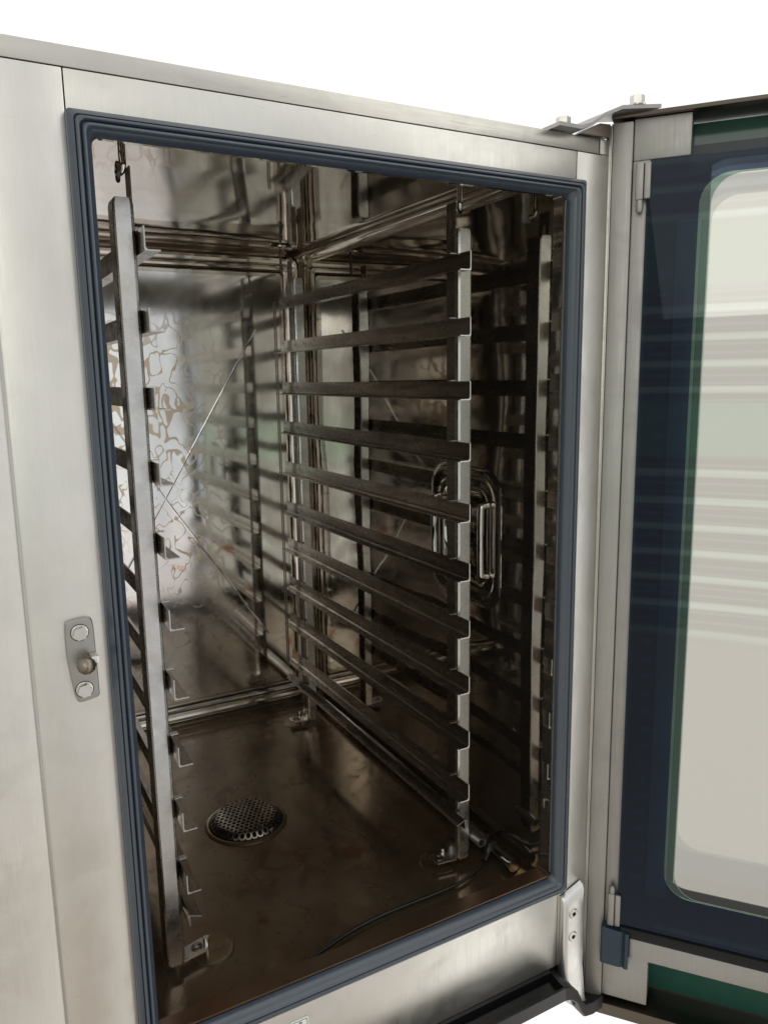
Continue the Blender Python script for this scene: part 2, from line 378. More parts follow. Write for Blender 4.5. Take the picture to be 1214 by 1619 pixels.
# ------------------------------------------------------------------ the oven
oven = empty('combi_oven', (0, 0, 0), 'stainless steel combi steam oven with its glass door swung wide open and a stained cavity', 'oven')
ZT, ZB = .8385, -.098          # front frame top and bottom
g = .0004
def panel(name, x0, x1, z0, z1, mat, y=-.0, th=.014, bev=.0007): return box(name, (x0, y, z0), (x1, y+th, z1), mat, oven, bev)
panel('top_trim', -.42, .5175, ZT+g, .8535, M_trim)
panel('trim_corner', .5190, .5305, ZT+g, .8535, M_trim)
panel('side_front_panel', -.42, -.0572, ZB, ZT-g, M_front, -.0005)
panel('front_strip', -.0562, .0014-g, ZB, ZT-g, M_front)
panel('front_rail', .0014+g, .488-g, .798, ZT-g, M_front)
panel('front_rail', .0014+g, .488-g, ZB, .024, M_front)
panel('front_strip', .488+g, .5305, ZB, ZT-g, M_front)
box('seam_backing', (-.42, .010, ZB+.002), (.0145, .0165, .8515), M_seam, oven)
box('seam_backing', (.4785, .0105, ZB+.002), (.5285, .0165, .8515), M_seam, oven)
box('seam_backing', (.0147, .0112, .799), (.478, .0165, .8515), M_seam, oven)
# folded bright edge line between the left panel and the strip
box('panel_fold', (-.0574, -.0016, ZB), (-.0560, .004, ZT-g), M_edge, oven)
# outer casing behind
bm = bmesh.new()
add_box(bm, (.5245, .0165, ZB), (.5290, .80, .852)); add_box(bm, (-.42, .0165, .8485), (.5240, .80, .8525))
add_box(bm, (-.42, .80, ZB), (.529, .804, .852)); add_box(bm, (-.42, .0165, ZB), (.5240, .80, ZB+.004))
mesh_obj('casing', bm, M_front, oven)

# cavity ------------------------------------------------------
CX0, CX1, CZ0, CZ1, CY = .000, .478, .0, .832, .712
RC = .020
# wall strips (prisms following the rounded section), each wall its own part, split in the arcs
sec = rrect(CX0, CX1, CZ0, CZ1, RC, 8)       # starts right side top corner, ccw : arc TR(0..8) arc TL(9..17) arc BL(18..26) arc BR(27..35)
def strip(name, idx, mat, y0, y1, ny=1):
    bm = bmesh.new(); lp = [[(sec[i][0], y, sec[i][1]) for i in idx] for y in [y0+(y1-y0)*k/ny for k in range(ny+1)]]
    add_loft(bm, lp, False); 
    if len(idx) > 2:
        for f in bm.faces:
            c_ = f.calc_center_median()
            if (c_.x < CX0+RC-.0005 or c_.x > CX1-RC+.0005) and name == 'ceiling': f.material_index = 1
    o = mesh_obj(name, bm, [mat, M_cove], oven, 60)
    return o
YB = CY-.022
strip('ceiling', list(range(0, 18)), M_ceil, .020, YB)
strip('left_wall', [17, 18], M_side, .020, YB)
strip('floor_pan', list(range(18, 36)), M_floor, .0205, YB)
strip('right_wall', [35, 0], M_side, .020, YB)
# back wall with a rounded bead round its edge and a pressed X in the middle
bm = bmesh.new(); loops = []
def lp(ins, y): return [(x, y, z) for x, z in rrect(CX0+ins, CX1-ins, CZ0+ins, CZ1-ins, max(RC-ins*.6, .006), 8)]
loops.append(lp(0, YB))
for k in range(1, 7):
    a = R(90*k/6); loops.append(lp(.016*(1-math.cos(a)), YB+.016*math.sin(a)))
for k in range(1, 9):
    a = R(180*k/8); loops.append(lp(.016+.009*(1-math.cos(a)), YB+.016-.0095*math.sin(a)))
loops.append(lp(.040, YB+.016))
V = add_loft(bm, loops)
for f in bm.faces: f.material_index = 1
# pressed panel
px0, px1, pz0, pz1, yb = .046, .392, .139, .702, YB+.016
apex = bm.verts.new((.212, yb-.0150, .415))
c = [bm.verts.new(p) for p in ((px1, yb, pz1), (px0, yb, pz1), (px0, yb, pz0), (px1, yb, pz0))]
for i in range(4): bm.faces.new((c[i], c[(i+1) % 4], apex))
for (cx_, cz_2) in ((px1, pz1), (px0, pz1), (px0, pz0), (px1, pz0)):
    a_ = Vector((.212, yb-.0150, .415)); b_ = Vector((cx_, yb, cz_2)); t_ = (b_-a_).normalized(); w_ = t_.cross(Vector((0, 1, 0))).normalized()*.0018; u_ = Vector((0, -.00012, 0))
    add_loft(bm, [[a_-w_+u_*.3, a_+u_*2.2, a_+w_+u_*.3], [b_-w_+u_*.3, b_+u_*2.2, b_+w_+u_*.3]], False)
inner = V[-1]; q = 9
for i in range(4):   # fan each corner arc to its corner, plus side quads
    arc = inner[i*q:(i+1)*q]
    for j in range(q-1): bm.faces.new((arc[j], arc[j+1], c[i]))
    nx = inner[((i+1) % 4)*q]
    bm.faces.new((arc[-1], nx, c[(i+1) % 4], c[i]))
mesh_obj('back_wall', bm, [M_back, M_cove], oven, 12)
# mouth flange of the opening
OX0, OX1, OZ0, OZ1 = .0150, .4755, .0300, .7970
bm = bmesh.new()
add_loft(bm, [[(x, y, z) for x, z in rrect(OX0+e, OX1-e, OZ0+e, OZ1-e, .005, 4)] for y, e in ((.0006, -.003), (.0006, .0), (.0195, .0), (.0200, -.0008))])
for f in bm.faces:
    f.material_index = 0 if f.calc_center_median().z < .034 else 1
mesh_obj('mouth_flange', bm, [M_sill, M_ceil], oven, 40)
bm = bmesh.new()   # return lips from the flange back out to the cavity walls
add_box(bm, (.0, .0165, OZ1+.001), (CX1, .0198, CZ1+.002)); add_box(bm, (OX1+.001, .0166, .03), (CX1+.002, .0199, OZ1))
add_box(bm, (-.002, .0166, .03), (OX0-.001, .0199, OZ1)); add_box(bm, (.0, .0165, -.002), (CX1, .0202, OZ0-.001))
mesh_obj('mouth_return', bm, M_side, oven)
box('flange_edge', (OX1-.0014, .0012, OZ0+.004), (OX1-.0004, .0032, OZ1-.004), M_edge, oven)
# ridge lip at the sill front edge
box('sill_edge', (OX0+.004, -.0010, OZ0-.0005), (OX1-.004, .0006, OZ0+.0009), M_sill, oven)

# gasket --------------------------------------------------------
prof = [(0, 0), (0, .0040), (.0004, .0048), (.0060, .0094), (.0066, .0080), (.0070, .0078), (.0076, .0104), (.0090, .0118), (.0104, .0118), (.0116, .0104), (.0120, .0080), (.0125, .0078),
        (.0131, .0106), (.0146, .0126), (.0162, .0130), (.0176, .0118), (.0182, .0098), (.0187, .0092), (.0206, .0078), (.0228, .0030), (.0236, .0)]
bm = bmesh.new(); loops = []
for w, h in prof:
    loops.append([(x, -h, z) for x, z in rrect(.0008+w*.72, .4980-w*.95, .0035+w*1.0, .8104-w*.74, .0030+w*.12, 5)])
add_loft(bm, loops)
mesh_obj('door_gasket', bm, M_gasket, oven, 50)

# latch keeper ----------------------------------------------------
kp = Vector((-.0195, 0, .3975))
out2 = [(-.0085, .0335), (.0060, .0345), (.0095, .0300), (.0102, .0100), (.0105, -.0250), (.0100, -.0315), (.0050, -.0335), (-.0040, -.0345), (-.0075, -.0300), (-.0105, -.0080), (-.0118, .0080), (-.0112, .0290)]
_o = [Vector((x, z, 0)) for x, z in out2]; _c = smooth_path([_o[-1]]+_o+[_o[0], _o[1]], 5)
out2 = [(p.x, p.y) for p in _c[5:-5]]
out2 = [p for i_, p in enumerate(out2) if (Vector(p)-Vector(out2[i_-1])).length > 1e-5]
bm = bmesh.new()
def ring(s, y): return [(kp.x+x*s, y, kp.z+z*(1-(1-s)*.4)) for x, z in out2]
add_loft(bm, [ring(1, -.0002), ring(1, -.0030), ring(.93, -.0042), ring(.88, -.0043)], True, False, True)
kpo = mesh_obj('latch_keeper', bm, M_keeper, oven, 30)
for dz in (.0235, -.0240):
    bm = bmesh.new(); add_lathe(bm, (kp.x-.0008, -.0042, kp.z+dz), [(.0064, -.001), (.0064, .0004), (.0056, .0008)], '-y', 24, False, True)
    add_cyl(bm, (kp.x-.0008, -.0050, kp.z+dz), .0056, .0042, (0, -1, 0), hexagon=True, rot=.2)
    bmesh.ops.bevel(bm, geom=[e_ for e_ in bm.edges if e_.calc_face_angle(0) > .8 and e_.verts[0].co.y < -.0085 and e_.verts[1].co.y < -.0085], offset=.0006, segments=2, affect='EDGES'); 
    bo = mesh_obj('bolt', bm, M_bolt, kpo, 30)
    bm = bmesh.new(); add_lathe(bm, (kp.x-.0008, -.0043, kp.z+dz), [(.0071, 0), (.0070, .0002), (.0063, .0003)], '-y', 28); mesh_obj('bolt_recess_ring', bm, M_void, kpo)  # flat black ring painted in for the shaded recess
bm = bmesh.new()
add_cyl(bm, (kp.x+.001, -.004, kp.z+.0005), .0048, .010, (0, -1, 0), 20)
add_lathe(bm, (kp.x+.001, -.0125, kp.z-.0005), [(.0005, .0095), (.0040, .0082), (.0068, .0055), (.0076, .0030), (.0072, 0), (.0045, -.001)], '-y', 10, False, True)
bmesh.ops.bevel(bm, geom=[e for e in bm.edges if e.calc_face_angle(0) > .5], offset=.0008, segments=2, affect='EDGES')
mesh_obj('striker_pin', bm, M_dark, kpo, 40)
bm = bmesh.new(); add_box(bm, (kp.x+.0045, -.0165, kp.z+.0005), (kp.x+.0108, -.0045, kp.z+.0062), .0012); mesh_obj('striker_block', bm, M_cast, kpo, 35)

# lower hinge bracket casting -------------------------------------------
bm = bmesh.new(); loops = []
for t, (zz, pr) in enumerate(((-.0035, .001), (-.006, .006), (-.010, .0085), (-.020, .0092), (-.060, .0092), (-.100, .0095), (-.114, .0115), (-.126, .015), (-.137, .020))):
    arch = [(.4905, .0004), (.4907, -pr*.75), (.4935, -pr), (.5040, -pr*1.05), (.5160, -pr*1.05), (.5215, -pr), (.5225, .0004)]
    loops.append([(x, y, zz + (x-.4905)*(.35 if t < 3 else 0) - ((x-.49)*.5 if t > 6 else 0)) for x, y in arch])
add_loft(bm, loops, False); bmesh.ops.subdivide_edges(bm, edges=bm.edges[:], cuts=1, smooth=.4)
hb = mesh_obj('hinge_bracket', bm, M_cast, oven, 60)
for dz in (-.0262, -.0570):
    bm = bmesh.new(); add_lathe(bm, (.5045, -.0090, dz), [(.0064, 0), (.0064, .0012), (.0055, .0020), (.0030, .0020), (.0026, .0004)], '-y', 24, False, True); s = mesh_obj('torx_screw', bm, M_bolt, hb, 30)
    bm = bmesh.new()
    for k in range(3): 
        a = k*math.pi/3; add_cyl(bm, (.5045+.0012*math.cos(a), -.0108, dz+.0012*math.sin(a)), .0011, .0004, (0, -1, 0), 8); add_cyl(bm, (.5045-.0012*math.cos(a), -.0108, dz-.0012*math.sin(a)), .0011, .0004, (0, -1, 0), 8)
    mesh_obj('screw_recess', bm, M_void, s, None)

# drip tray under the front ----------------------------------------------
bm = bmesh.new()
tp = [(0.003, -.098), (-.004, -.099), (-.007, -.108), (-.026, -.111), (-.028, -.1005), (-.031, -.1005), (-.032, -.116), (-.028, -.119), (.003, -.119)]
add_prism(bm, tp, 0, -.42, .476)
o = mesh_obj('drip_tray', bm, M_black, oven, 30)
box('tray_skirt', (.470, .0035, -.150), (.5300, .0125, -.0985), M_black, o)
bm = bmesh.new(); loops = []
for x, dy, dz in ((.476, 0, 0), (.486, .001, -.004), (.497, .002, -.014), (.506, .004, -.032), (.514, .006, -.044), (.528, .008, -.049), (.545, .008, -.046)):
    loops.append([(x, y+dy, z+dz) for y, z in ((.003, -.098), (-.020, -.101), (-.031, -.1005), (-.032, -.116), (-.028, -.119), (.003, -.119))])
add_loft(bm, loops, True, True, True); mesh_obj('tray_end', bm, M_rubber, o, 30)

# stickers at the bottom of the front rail ---------------------------------
def sticker(x0, x1, z0, z1, name, mark):
    bm = bmesh.new(); add_prism(bm, rrect(x0, x1, z0, z1, .003, 5), 1, -.0009, -.0001); st = mesh_obj(name, bm, M_white, oven)
    if mark:
        bm = bmesh.new(); a = rrect(x0+.0014, x1-.0014, z0+.0014, z1-.0014, .0022, 5); b_ = rrect(x0+.0019, x1-.0019, z0+.0019, z1-.0019, .0018, 5)
        add_loft(bm, [[(x, -.0013, z) for x, z in a], [(x, -.0013, z) for x, z in b_]]); mesh_obj('sticker_border', bm, M_ink, st)
        bm = bmesh.new(); add_lathe(bm, ((x0+x1)/2+.001, -.0012, z1-.0048), [(.0015, 0), (.0015, .0003), (.0009, .0003), (.0009, 0)], '-y', 16); mesh_obj('sticker_print', bm, M_ink, st)
sticker(.1420, .1620, -.034, -.0145, 'round_cornered_sticker', True)
sticker(.112, .1330, -.034, -.0125, 'plain_sticker', False)

# lamp in the right wall ---------------------------------------------------
LX = CX1
def yz(y0, y1, z0, z1, r, x, seg=8): return [(x, y, z) for y, z in rrect(y0, y1, z0, z1, r, seg)]
bm = bmesh.new()
e = [(0, -.0004), (.003, -.0040), (.008, -.0060), (.013, -.0045), (.018, -.0010), (.021, -.0030), (.025, -.0042), (.029, -.0025), (.031, -.0006)]
add_loft(bm, [yz(.104+i, .262-i, .322+i, .502-i, max(.034-i*.55, .01), LX+x*.6) for i, x in e])
lampf = mesh_obj('cavity_light', bm, M_side, oven, 50)
bm = bmesh.new(); add_loft(bm, [yz(.134, .232, .352, .472, .016, LX-.0012), yz(.137, .229, .355, .469, .014, LX-.0030)], True, False, True); mesh_obj('light_glass', bm, M_lampglass, lampf, 40)
for yy in (.130, .236):
    bm = bmesh.new(); add_tube(bm, smooth_path([(LX-.001, yy, .3665), (LX-.010, yy, .368), (LX-.0125, yy, .376), (LX-.0125, yy, .448), (LX-.010, yy, .456), (LX-.001, yy, .4575)], 5), .0042, 12); mesh_obj('light_clamp', bm, M_chrome, lampf, 50)
    for zz in (.3700, .4550):
        bm = bmesh.new(); sy = .009 if yy < .2 else -.009
        add_cyl(bm, (LX-.001, yy+sy, zz), .0042, .007, (-1, 0, 0), 12); mesh_obj('screw', bm, M_dark, lampf, 40)

# fan baffle on the left wall (shows in the mirror of the right wall) ------------
bm = bmesh.new()
by0, by1, bz0, bz1, fx = .10, .66, .05, .79, .0
cy_, cz_, rr_ = .385, .43, .115
outer = [(fx+.0004, y, z) for y, z in rrect(by0, by1, bz0, bz1, .02, 9)]
mid = [(fx+.012, y, z) for y, z in rrect(by0+.015, by1-.015, bz0+.015, bz1-.015, .015, 9)]
n_ = len(mid)
def circ(r, x): 
    out = []
    for (xx, y, z) in mid:
        a = math.atan2(z-cz_, y-cy_); out.append((x, cy_+r*math.cos(a), cz_+r*math.sin(a)))
    return out
add_loft(bm, [outer, mid, circ(rr_+.02, fx+.020), circ(rr_+.004, fx+.024), circ(rr_, fx+.020), circ(rr_-.002, fx+.006)])
baf = mesh_obj('fan_baffle', bm, M_baffle, oven, 8)
bm = bmesh.new(); add_cyl(bm, (fx+.004, cy_, cz_), rr_, .002, 'x', 40); mesh_obj('fan_inlet', bm, M_void, baf)
for k in range(1, 9):
    bm = bmesh.new(); pts = [(fx+.019, cy_+rr_*k/9*math.cos(R(a)), cz_+rr_*k/9*math.sin(R(a))) for a in range(0, 361, 12)]
    add_tube(bm, pts, .0013, 6, False); mesh_obj('guard_ring', bm, M_bolt, baf, 60)
bm = bmesh.new()
for k in range(6):
    a = R(30*k); add_tube(bm, [(fx+.0215, cy_-rr_*math.cos(a), cz_-rr_*math.sin(a)), (fx+.0215, cy_+rr_*math.cos(a), cz_+rr_*math.sin(a))], .0016, 6)
mesh_obj('guard_spokes', bm, M_bolt, baf)

# wall-floor pipe and ceiling hooks -----------------------------------------
def hook(name, x, y, kind):
    if kind == 'front':
        bm = bmesh.new(); add_box(bm, (x-.010, y-.006, CZ1-.0040), (x+.010, y+.006, CZ1-.0002), .0015); h = mesh_obj(name, bm, M_chrome, oven, 35)
        s = -1 if x > .25 else 1
        tube('hook_rod', [(x, y, CZ1-.004), (x, y, .812), (x, y, .804), (x-.001*s, y+.002, .799), (x-.004*s, y+.006, .797)], .0032, M_chrome, h, 12, 4)
        if s > 0:
            tube('hook_ring', [(x-.004+.0005*math.cos(a_), y+.003+.0062*math.cos(a_), .798+.0075*math.sin(a_)) for a_ in [R(20*k_) for k_ in range(19)]], .0018, M_dark, h, 8)
    else:
        bm = bmesh.new(); add_lathe(bm, (x, y, CZ1-.001), [(.0185, 0), (.0175, -.0022), (.004, -.0032)], 'z', 28, True, True); h = mesh_obj(name, bm, M_chrome, oven, 40)
        tube('hook_rod', [(x, y, CZ1-.002), (x, y, .789)], .0020, M_dark, h, 10)
        bm = bmesh.new(); add_lathe(bm, (x, y, .8005), [(.0065, 0), (.0065, .0014)], 'z', 18, True, True); mesh_obj('hook_washer', bm, M_dark, h, 40)
hook('rack_hook', .424, .116, 'front'); hook('rack_hook', .0610, .1085, 'front')
hook('rack_hook', .4125, .625, 'rear'); hook('rack_hook', .0660, .625, 'rear')
# floor studs the racks sit on, each in a shallow dimple
for x, y in ((.398, .124), (.1000, .1185), (.400, .600), (.079, .600)):
    bm = bmesh.new(); add_lathe(bm, (x, y, .0), [(.0240, .0003), (.0232, .0008), (.0220, .0007), (.0195, .0005), (.0165, .0004), (.0, .0009)], 'z', 40); d = mesh_obj('floor_dimple', bm, M_floor, oven, 60)
    s = -1 if x > .25 else 1
    bm = bmesh.new(); add_cyl(bm, (x-.006*s, y+.001, .0008), .0032, .017, 'z', 14); mesh_obj('locating_pin', bm, M_chrome, d, 40)
# low bead pipe along the right wall foot
tube('condensate_pipe', [(.4655, .055, .013), (.4655, .30, .013), (.4655, .66, .013)], .0085, M_side, oven, 20)

# top hinge plate ------------------------------------------------------------
bm = bmesh.new()
th = .0036
pr = [(.452, .8545), (.480, .8545), (.494, .8590), (.508, .8690), (.524, .8760), (.560, .8775)]
pts = pr + [(x, z+th) for x, z in pr[::-1]]
add_prism(bm, [(x, z) for x, z in pts], 1, -.014, .034)
# taper towards the door
for v in bm.verts:
    if v.co.x > .50: v.co.y -= (v.co.x-.50)*.45
hp = mesh_obj('top_hinge_plate', bm, M_keeper, oven, 40)
bm = bmesh.new(); add_prism(bm, [(.488, .8542), (.5285, .8548), (.5285, .8675), (.514, .8668), (.500, .8588)], 1, -.004, .026); mesh_obj('hinge_leaf', bm, M_cap, hp)
for bx_, by_, bz_ in ((.4705, .002, .8582), (.5440, -.024, .8812)):
    bm = bmesh.new(); add_lathe(bm, (bx_, by_, bz_), [(.0088, 0), (.0088, .0015), (.007, .0018)], 'z', 24, True, True); add_cyl(bm, (bx_, by_, bz_+.0018), .0073, .0078, 'z', hexagon=True, rot=.3)
    bmesh.ops.bevel(bm, geom=[e_ for e_ in bm.edges if e_.calc_face_angle(0) > .7 and e_.verts[0].co.z > bz_+.007 and e_.verts[1].co.z > bz_+.007], offset=.0008, segments=2, affect='EDGES')
    mesh_obj('bolt', bm, M_bolt, hp, 30)

# ------------------------------------------------------------------ the door (swung open about 128 degrees), part of the oven
door = bpy.data.objects.new('door', None); COL.objects.link(door); door.parent = oven; door['label'] = 'open oven door with dark blue bordered double glass'
door.location = (.54, -.010, 0); door.rotation_euler = (0, 0, -math.acos(.6225)); door.empty_display_size = .05
# local: x along the door, -y towards the viewer (inside face)
DW = .60
def dbox(name, x0, x1, w0, w1, z0, z1, mat, bev=.0008): return box(name, (x0, -w0, z0), (x1, -w1, z1), mat, door, bev)
dbox('hinge_stile', -.0094, .0108, -.040, .0045, -.1570, .8685, M_door, .0014)
dbox('edge_skin', -.0172, -.0112, -.046, -.0045, -.1600, .8690, M_trim, .0008)
dbox('stile_lip', -.0108, -.0100, -.046, .0030, -.1570, .8685, M_front, .0002)
dbox('stile_shadow_gap', -.0100, -.0094, -.046, .0015, -.1570, .8685, M_seam, 0)
dbox('inner_strip', .0113, .0290, -.038, .0008, -.0860, .8300, M_door)
dbox('upper_plate', .0113, .0665, -.038, .0006, .8302, .8708, M_door, .0012)
dbox('lower_plate', .0113, .0640, -.038, .0014, -.1470, -.0862, M_door, .0012)
dbox('top_cap', -.0110, DW, -.056, .0070, .8715, .8760, M_cap, .0012)
dbox('bottom_rail', -.0100, DW, -.056, .0060, -.1720, -.1560, M_cap, .0012)
dbox('outer_stile', -.0094, .0100, -.056, -.0405, -.1560, .8715, M_door, .001)
dbox('far_stile', DW-.02, DW, -.056, .004, -.1560, .8715, M_door, .001)
dbox('cross_bar', .0415, DW-.02, -.012, .0075, -.0825, -.0560, M_door, .0014)
dbox('pane_seal', .0300, DW-.02, -.004, .0100, -.0555, -.0420, M_rubber, .002)
def ringmesh(name, o_, i_, w0, w1, mat, ro=.004, ri=.025):
    bm = bmesh.new(); A = rrect(*o_, ro, 8); B = rrect(*i_, ri, 8)
    lo = [[(x, -w1, z) for x, z in A], [(x, -w1, z) for x, z in B], [(x, -w0, z) for x, z in B], [(x, -w0, z) for x, z in A]]
    add_loft(bm, lo, ringclosed=True); return mesh_obj(name, bm, mat, door)
def pane(name, o_, w, mat, r=.024):
    bm = bmesh.new(); vs = [bm.verts.new((x, -w, z)) for x, z in rrect(*o_, r, 8)]; bm.faces.new(vs); return mesh_obj(name, bm, mat, door)
# inner pane: clear window + translucent navy frit (thin sheets of one glass)
ringmesh('inner_glass_border', (.0262, DW-.025, -.0410, .8285), (.0765, DW-.08, .0105, .8098), .0052, .0062, M_frit_in, .004, .030)
ringmesh('dotted_edge', (.0766, DW-.0801, .0106, .8097), (.0875, DW-.09, .0125, .8080), .0053, .0061, M_frit_dots, .030, .028)
pane('inner_glass', (.0875, DW-.09, .0125, .8080), .0060, M_glass_in, .028)
# pale dotted rim line of the frit
bm = bmesh.new(); A = rrect(.0875, DW-.09, .0125, .8080, .028, 8); B = rrect(.0880, DW-.0905, .0130, .8075, .0278, 8)
add_loft(bm, [[(x, -.0066, z) for x, z in A], [(x, -.0066, z) for x, z in B]]); mesh_obj('frit_rim_line', bm, M_keeper, door)
# outer pane
ringmesh('outer_glass_border', (.0105, DW-.021, -.1555, .8710), (.0862, DW-.07, -.050, .8400), -.0460, -.0440, M_frit_out, .002, .004)
pane('outer_glass', (.0862, DW-.07, -.050, .8400), -.0450, M_glass_out, .004)
ringmesh('glass_backing_border', (.0300, DW-.03, -.0550, .8460), (.0735, DW-.075, .0, .8300), -.0300, -.0285, M_navy, .002, .03)
bm = bmesh.new(); add_box(bm, (.0560, .0180, -.010), (.0790, .0200, .772)); mesh_obj('grey_spacer_strip', bm, plain('grey_spacer', (.55, .56, .58), .4), door)
bm = bmesh.new()
for k in range(34): add_box(bm, (.0400, .0200, .715-k*.0215), (.0520, .0225, .722-k*.0215), .0008, 1)
mesh_obj('vent_ribs', bm, plain('rib_navy', (.16, .20, .26), .3), door)
# pane hinges
def clip(z0, z1, pin_low):
    c_ = dbox('pane_hinge', .0150, .0232, .0008, .0105, z0, z1, M_door, .0022)
    bm = bmesh.new(); add_box(bm, (.0236, -.0100, z0+.001), (.0300, -.0062, z1-.0008), .0014); mesh_obj('hinge_leaf', bm, M_door, c_, 35)
    bm = bmesh.new(); zz = z0 if pin_low else z1
    if pin_low: add_lathe(bm, (.0193, -.0058, z0-.0120), [(.0, 0), (.0026, .0010), (.0036, .003), (.0038, .012)], 'z', 16, False, True)
    else: add_lathe(bm, (.0193, -.0058, z1), [(.0038, 0), (.0036, .005), (.0022, .008), (0, .0085)], 'z', 16, True, False)
    mesh_obj('hinge_pin', bm, M_keeper, c_, 40)
clip(.7900, .8275, True); clip(-.0440, -.0010, False)
# blue plastic catch at the foot of the pane
bm = bmesh.new()
bp_ = [(.0088, .001), (.0088, .0115), (.0105, .0130), (.0300, .0125), (.0340, .0105), (.0375, .0130), (.0412, .0125), (.0412, .001)]
loops = [[(x, -w, z + (x-.02)*k) for x, w in bp_] for z, k in ((-.0460, -.10), (-.0560, 0), (-.0700, 0), (-.0900, -.02), (-.0945, -.05))]
add_loft(bm, loops, True, True, True); mesh_obj('plastic_catch', bm, M_blue, door, 35)
# ------------------------------------------------------------------ hanging racks
def profile_L(s, w, h, t, r=.0018):
    """L section in (x,z): web at x=0..t*s outward, flange going inward (-s) at the bottom"""
    return [(0, h), (s*t, h), (s*t, r), (s*t*.6, 0), (-s*w, 0), (-s*w, t), (-s*r, t), (0, t+r)]
ZR = [.7475-.0688*i for i in range(10)]
def make_rack(name, x, s, label):
    root = empty(name, (x, .100, 0), label, 'oven rack', 'hanging tray racks in the oven')
    # s=+1 : outward is +x (right rack), s=-1 left rack; local origin = inner face of the front post, y=0 its front face
    def post(y, top, z0, tall):
        bm = bmesh.new(); w, d, t = .0185*s, .022, .0015
        def prof_at(k, zz):
            q_ = [(0, .0065), (0, .0034), (.0010, .0012), (.0034, 0), (.0165, 0), (.0180, .0006), (.0185, .0020), (.0185, d), (.0170, d), (.0170, .0024), (.0160, .0016), (.0036, .0016), (.0020, .0026), (.0014, .0065)]
            out_ = []
            for x_, y_ in q_:
                xx = .00925+(x_-.00925)*k; out_.append((xx*s, y+y_, zz))
            return out_
        add_loft(bm, [prof_at(.74, z0), prof_at(1, z0+.0045), prof_at(1, top-.0055), prof_at(.90, top-.0015), prof_at(.76, top)], True, True, True)
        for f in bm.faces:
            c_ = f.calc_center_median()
            if abs(c_.x) > .0160 and c_.y > y+.003: f.material_index = 1  # outer flange browned: heat tint plus its dark reflection put into the colour
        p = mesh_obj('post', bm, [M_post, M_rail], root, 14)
        # hanger strip: dark inner flange with a slot near its top
        bm = bmesh.new(); y0, y1 = y+.006, y+.023
        zt = tall; xs = (0.0, .0014*s)
        sy0, sy1, sz0, sz1 = y+.012, y+.0165, zt-.034, zt-.014
        for q0, q1, r0, r1 in ((y0, y1, z0+.01, sz0), (y0, sy0, sz0, sz1), (sy1, y1, sz0, sz1), (y0, y1, sz1, zt)):
            add_box(bm, (xs[0], q0, r0), (xs[1], q1, r1))
        bmesh.ops.remove_doubles(bm, verts=bm.verts[:], dist=1e-6)
        mesh_obj('hanger_strip', bm, M_dark, root)
        # foot bracket with hole for the pin
        bm = bmesh.new(); o2 = [(0, y+.004), (-.010*s, y+.006), (-.024*s, y+.008), (-.028*s, y+.014), (-.028*s, y+.024), (-.024*s, y+.029), (0, y+.022)]
        add_prism(bm, o2, 2, .0095, .0115)
        add_box(bm, (-.0005*s, y+.004, .0095), (.0013*s, y+.022, .030))
        bmesh.ops.bevel(bm, geom=[e_ for e_ in bm.edges if e_.calc_face_angle(0) > .3], offset=.0006, segments=2, affect='EDGES')
        fo = mesh_obj('foot', bm, M_post, root, 40)
        bm = bmesh.new(); add_lathe(bm, (-.0165*s, y+.0175, .0116), [(.0062, 0), (.0062, .0010), (.0034, .0012), (.0034, 0)], 'z', 18); mesh_obj('foot_ring', bm, M_dark, fo, 40)
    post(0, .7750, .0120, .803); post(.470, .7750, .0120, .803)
    # rails
    t = .0012
    def rail_mesh():
        bm = bmesh.new(); pf = [(x_-.0006*s, z_) for x_, z_ in profile_L(-0+s*1.0, .0128, .0205, t)]
        pf = [(x_-t*s, z_) for x_, z_ in pf]
        add_prism(bm, pf, 1, -.0255, .530)
        # clip the front top corner of the web slightly (rounded)
        for v in bm.verts:
            if v.co.y < -.02 and v.co.z > .015: v.co.y += .0008
        return bm
    r0 = mesh_obj('rail', rail_mesh(), M_rail, root); r0.location = (0, 0, ZR[0]-.0205)
    ex = bmesh.new(); pf = [(x_-.0006*s-t*s, z_) for x_, z_ in profile_L(s, .0128, .0205, t)]
    add_prism(ex, pf, 1, -.0259, -.02555); e0 = mesh_obj('cut_end', ex, M_edge, r0)
    tb = bmesh.new(); add_box(tb, (-.0085*s, .003, .0208), (-.0004*s, .009, .0216)); t0 = mesh_obj('stop_tab', tb, M_edge, r0)
    for z in ZR[1:]:
        r1 = r0.copy(); COL.objects.link(r1); r1.parent = root; r1.location = (0, 0, z-.0205+random.uniform(-.0005, .0005)); r1.rotation_euler = (random.uniform(-.003, .003), 0, random.uniform(-.002, .002))
        for c0 in (e0, t0):
            c1 = c0.copy(); COL.objects.link(c1); c1.parent = r1
    # lower brace: shallow inverted angle with a tube end
    bm = bmesh.new(); zb = .0800
    pf = [(-.0020*s, zb-.013), (-.0032*s, zb-.013), (-.0032*s, zb-.0012), (-.0150*s, zb-.006), (-.0150*s, zb-.0046), (-.0030*s, zb), (.0*s, zb-.001)]
    add_prism(bm, pf, 1, -.020, .530); br = mesh_obj('lower_brace', bm, M_rail, root)
    bm = bmesh.new(); add_prism(bm, pf, 1, -.0204, -.0200); mesh_obj('cut_end', bm, M_edge, br)
    bm = bmesh.new(); add_lathe(bm, (.024*s, -.006, .0385), [(.0058, 0), (.0058, .040), (.0046, .040), (.0046, .002), (.0, .002)], '-y', 20, True)
    for v in bm.verts: v.co.y += .028
    if s > 0: mesh_obj('bump_peg', bm, M_keeper, root, 40)
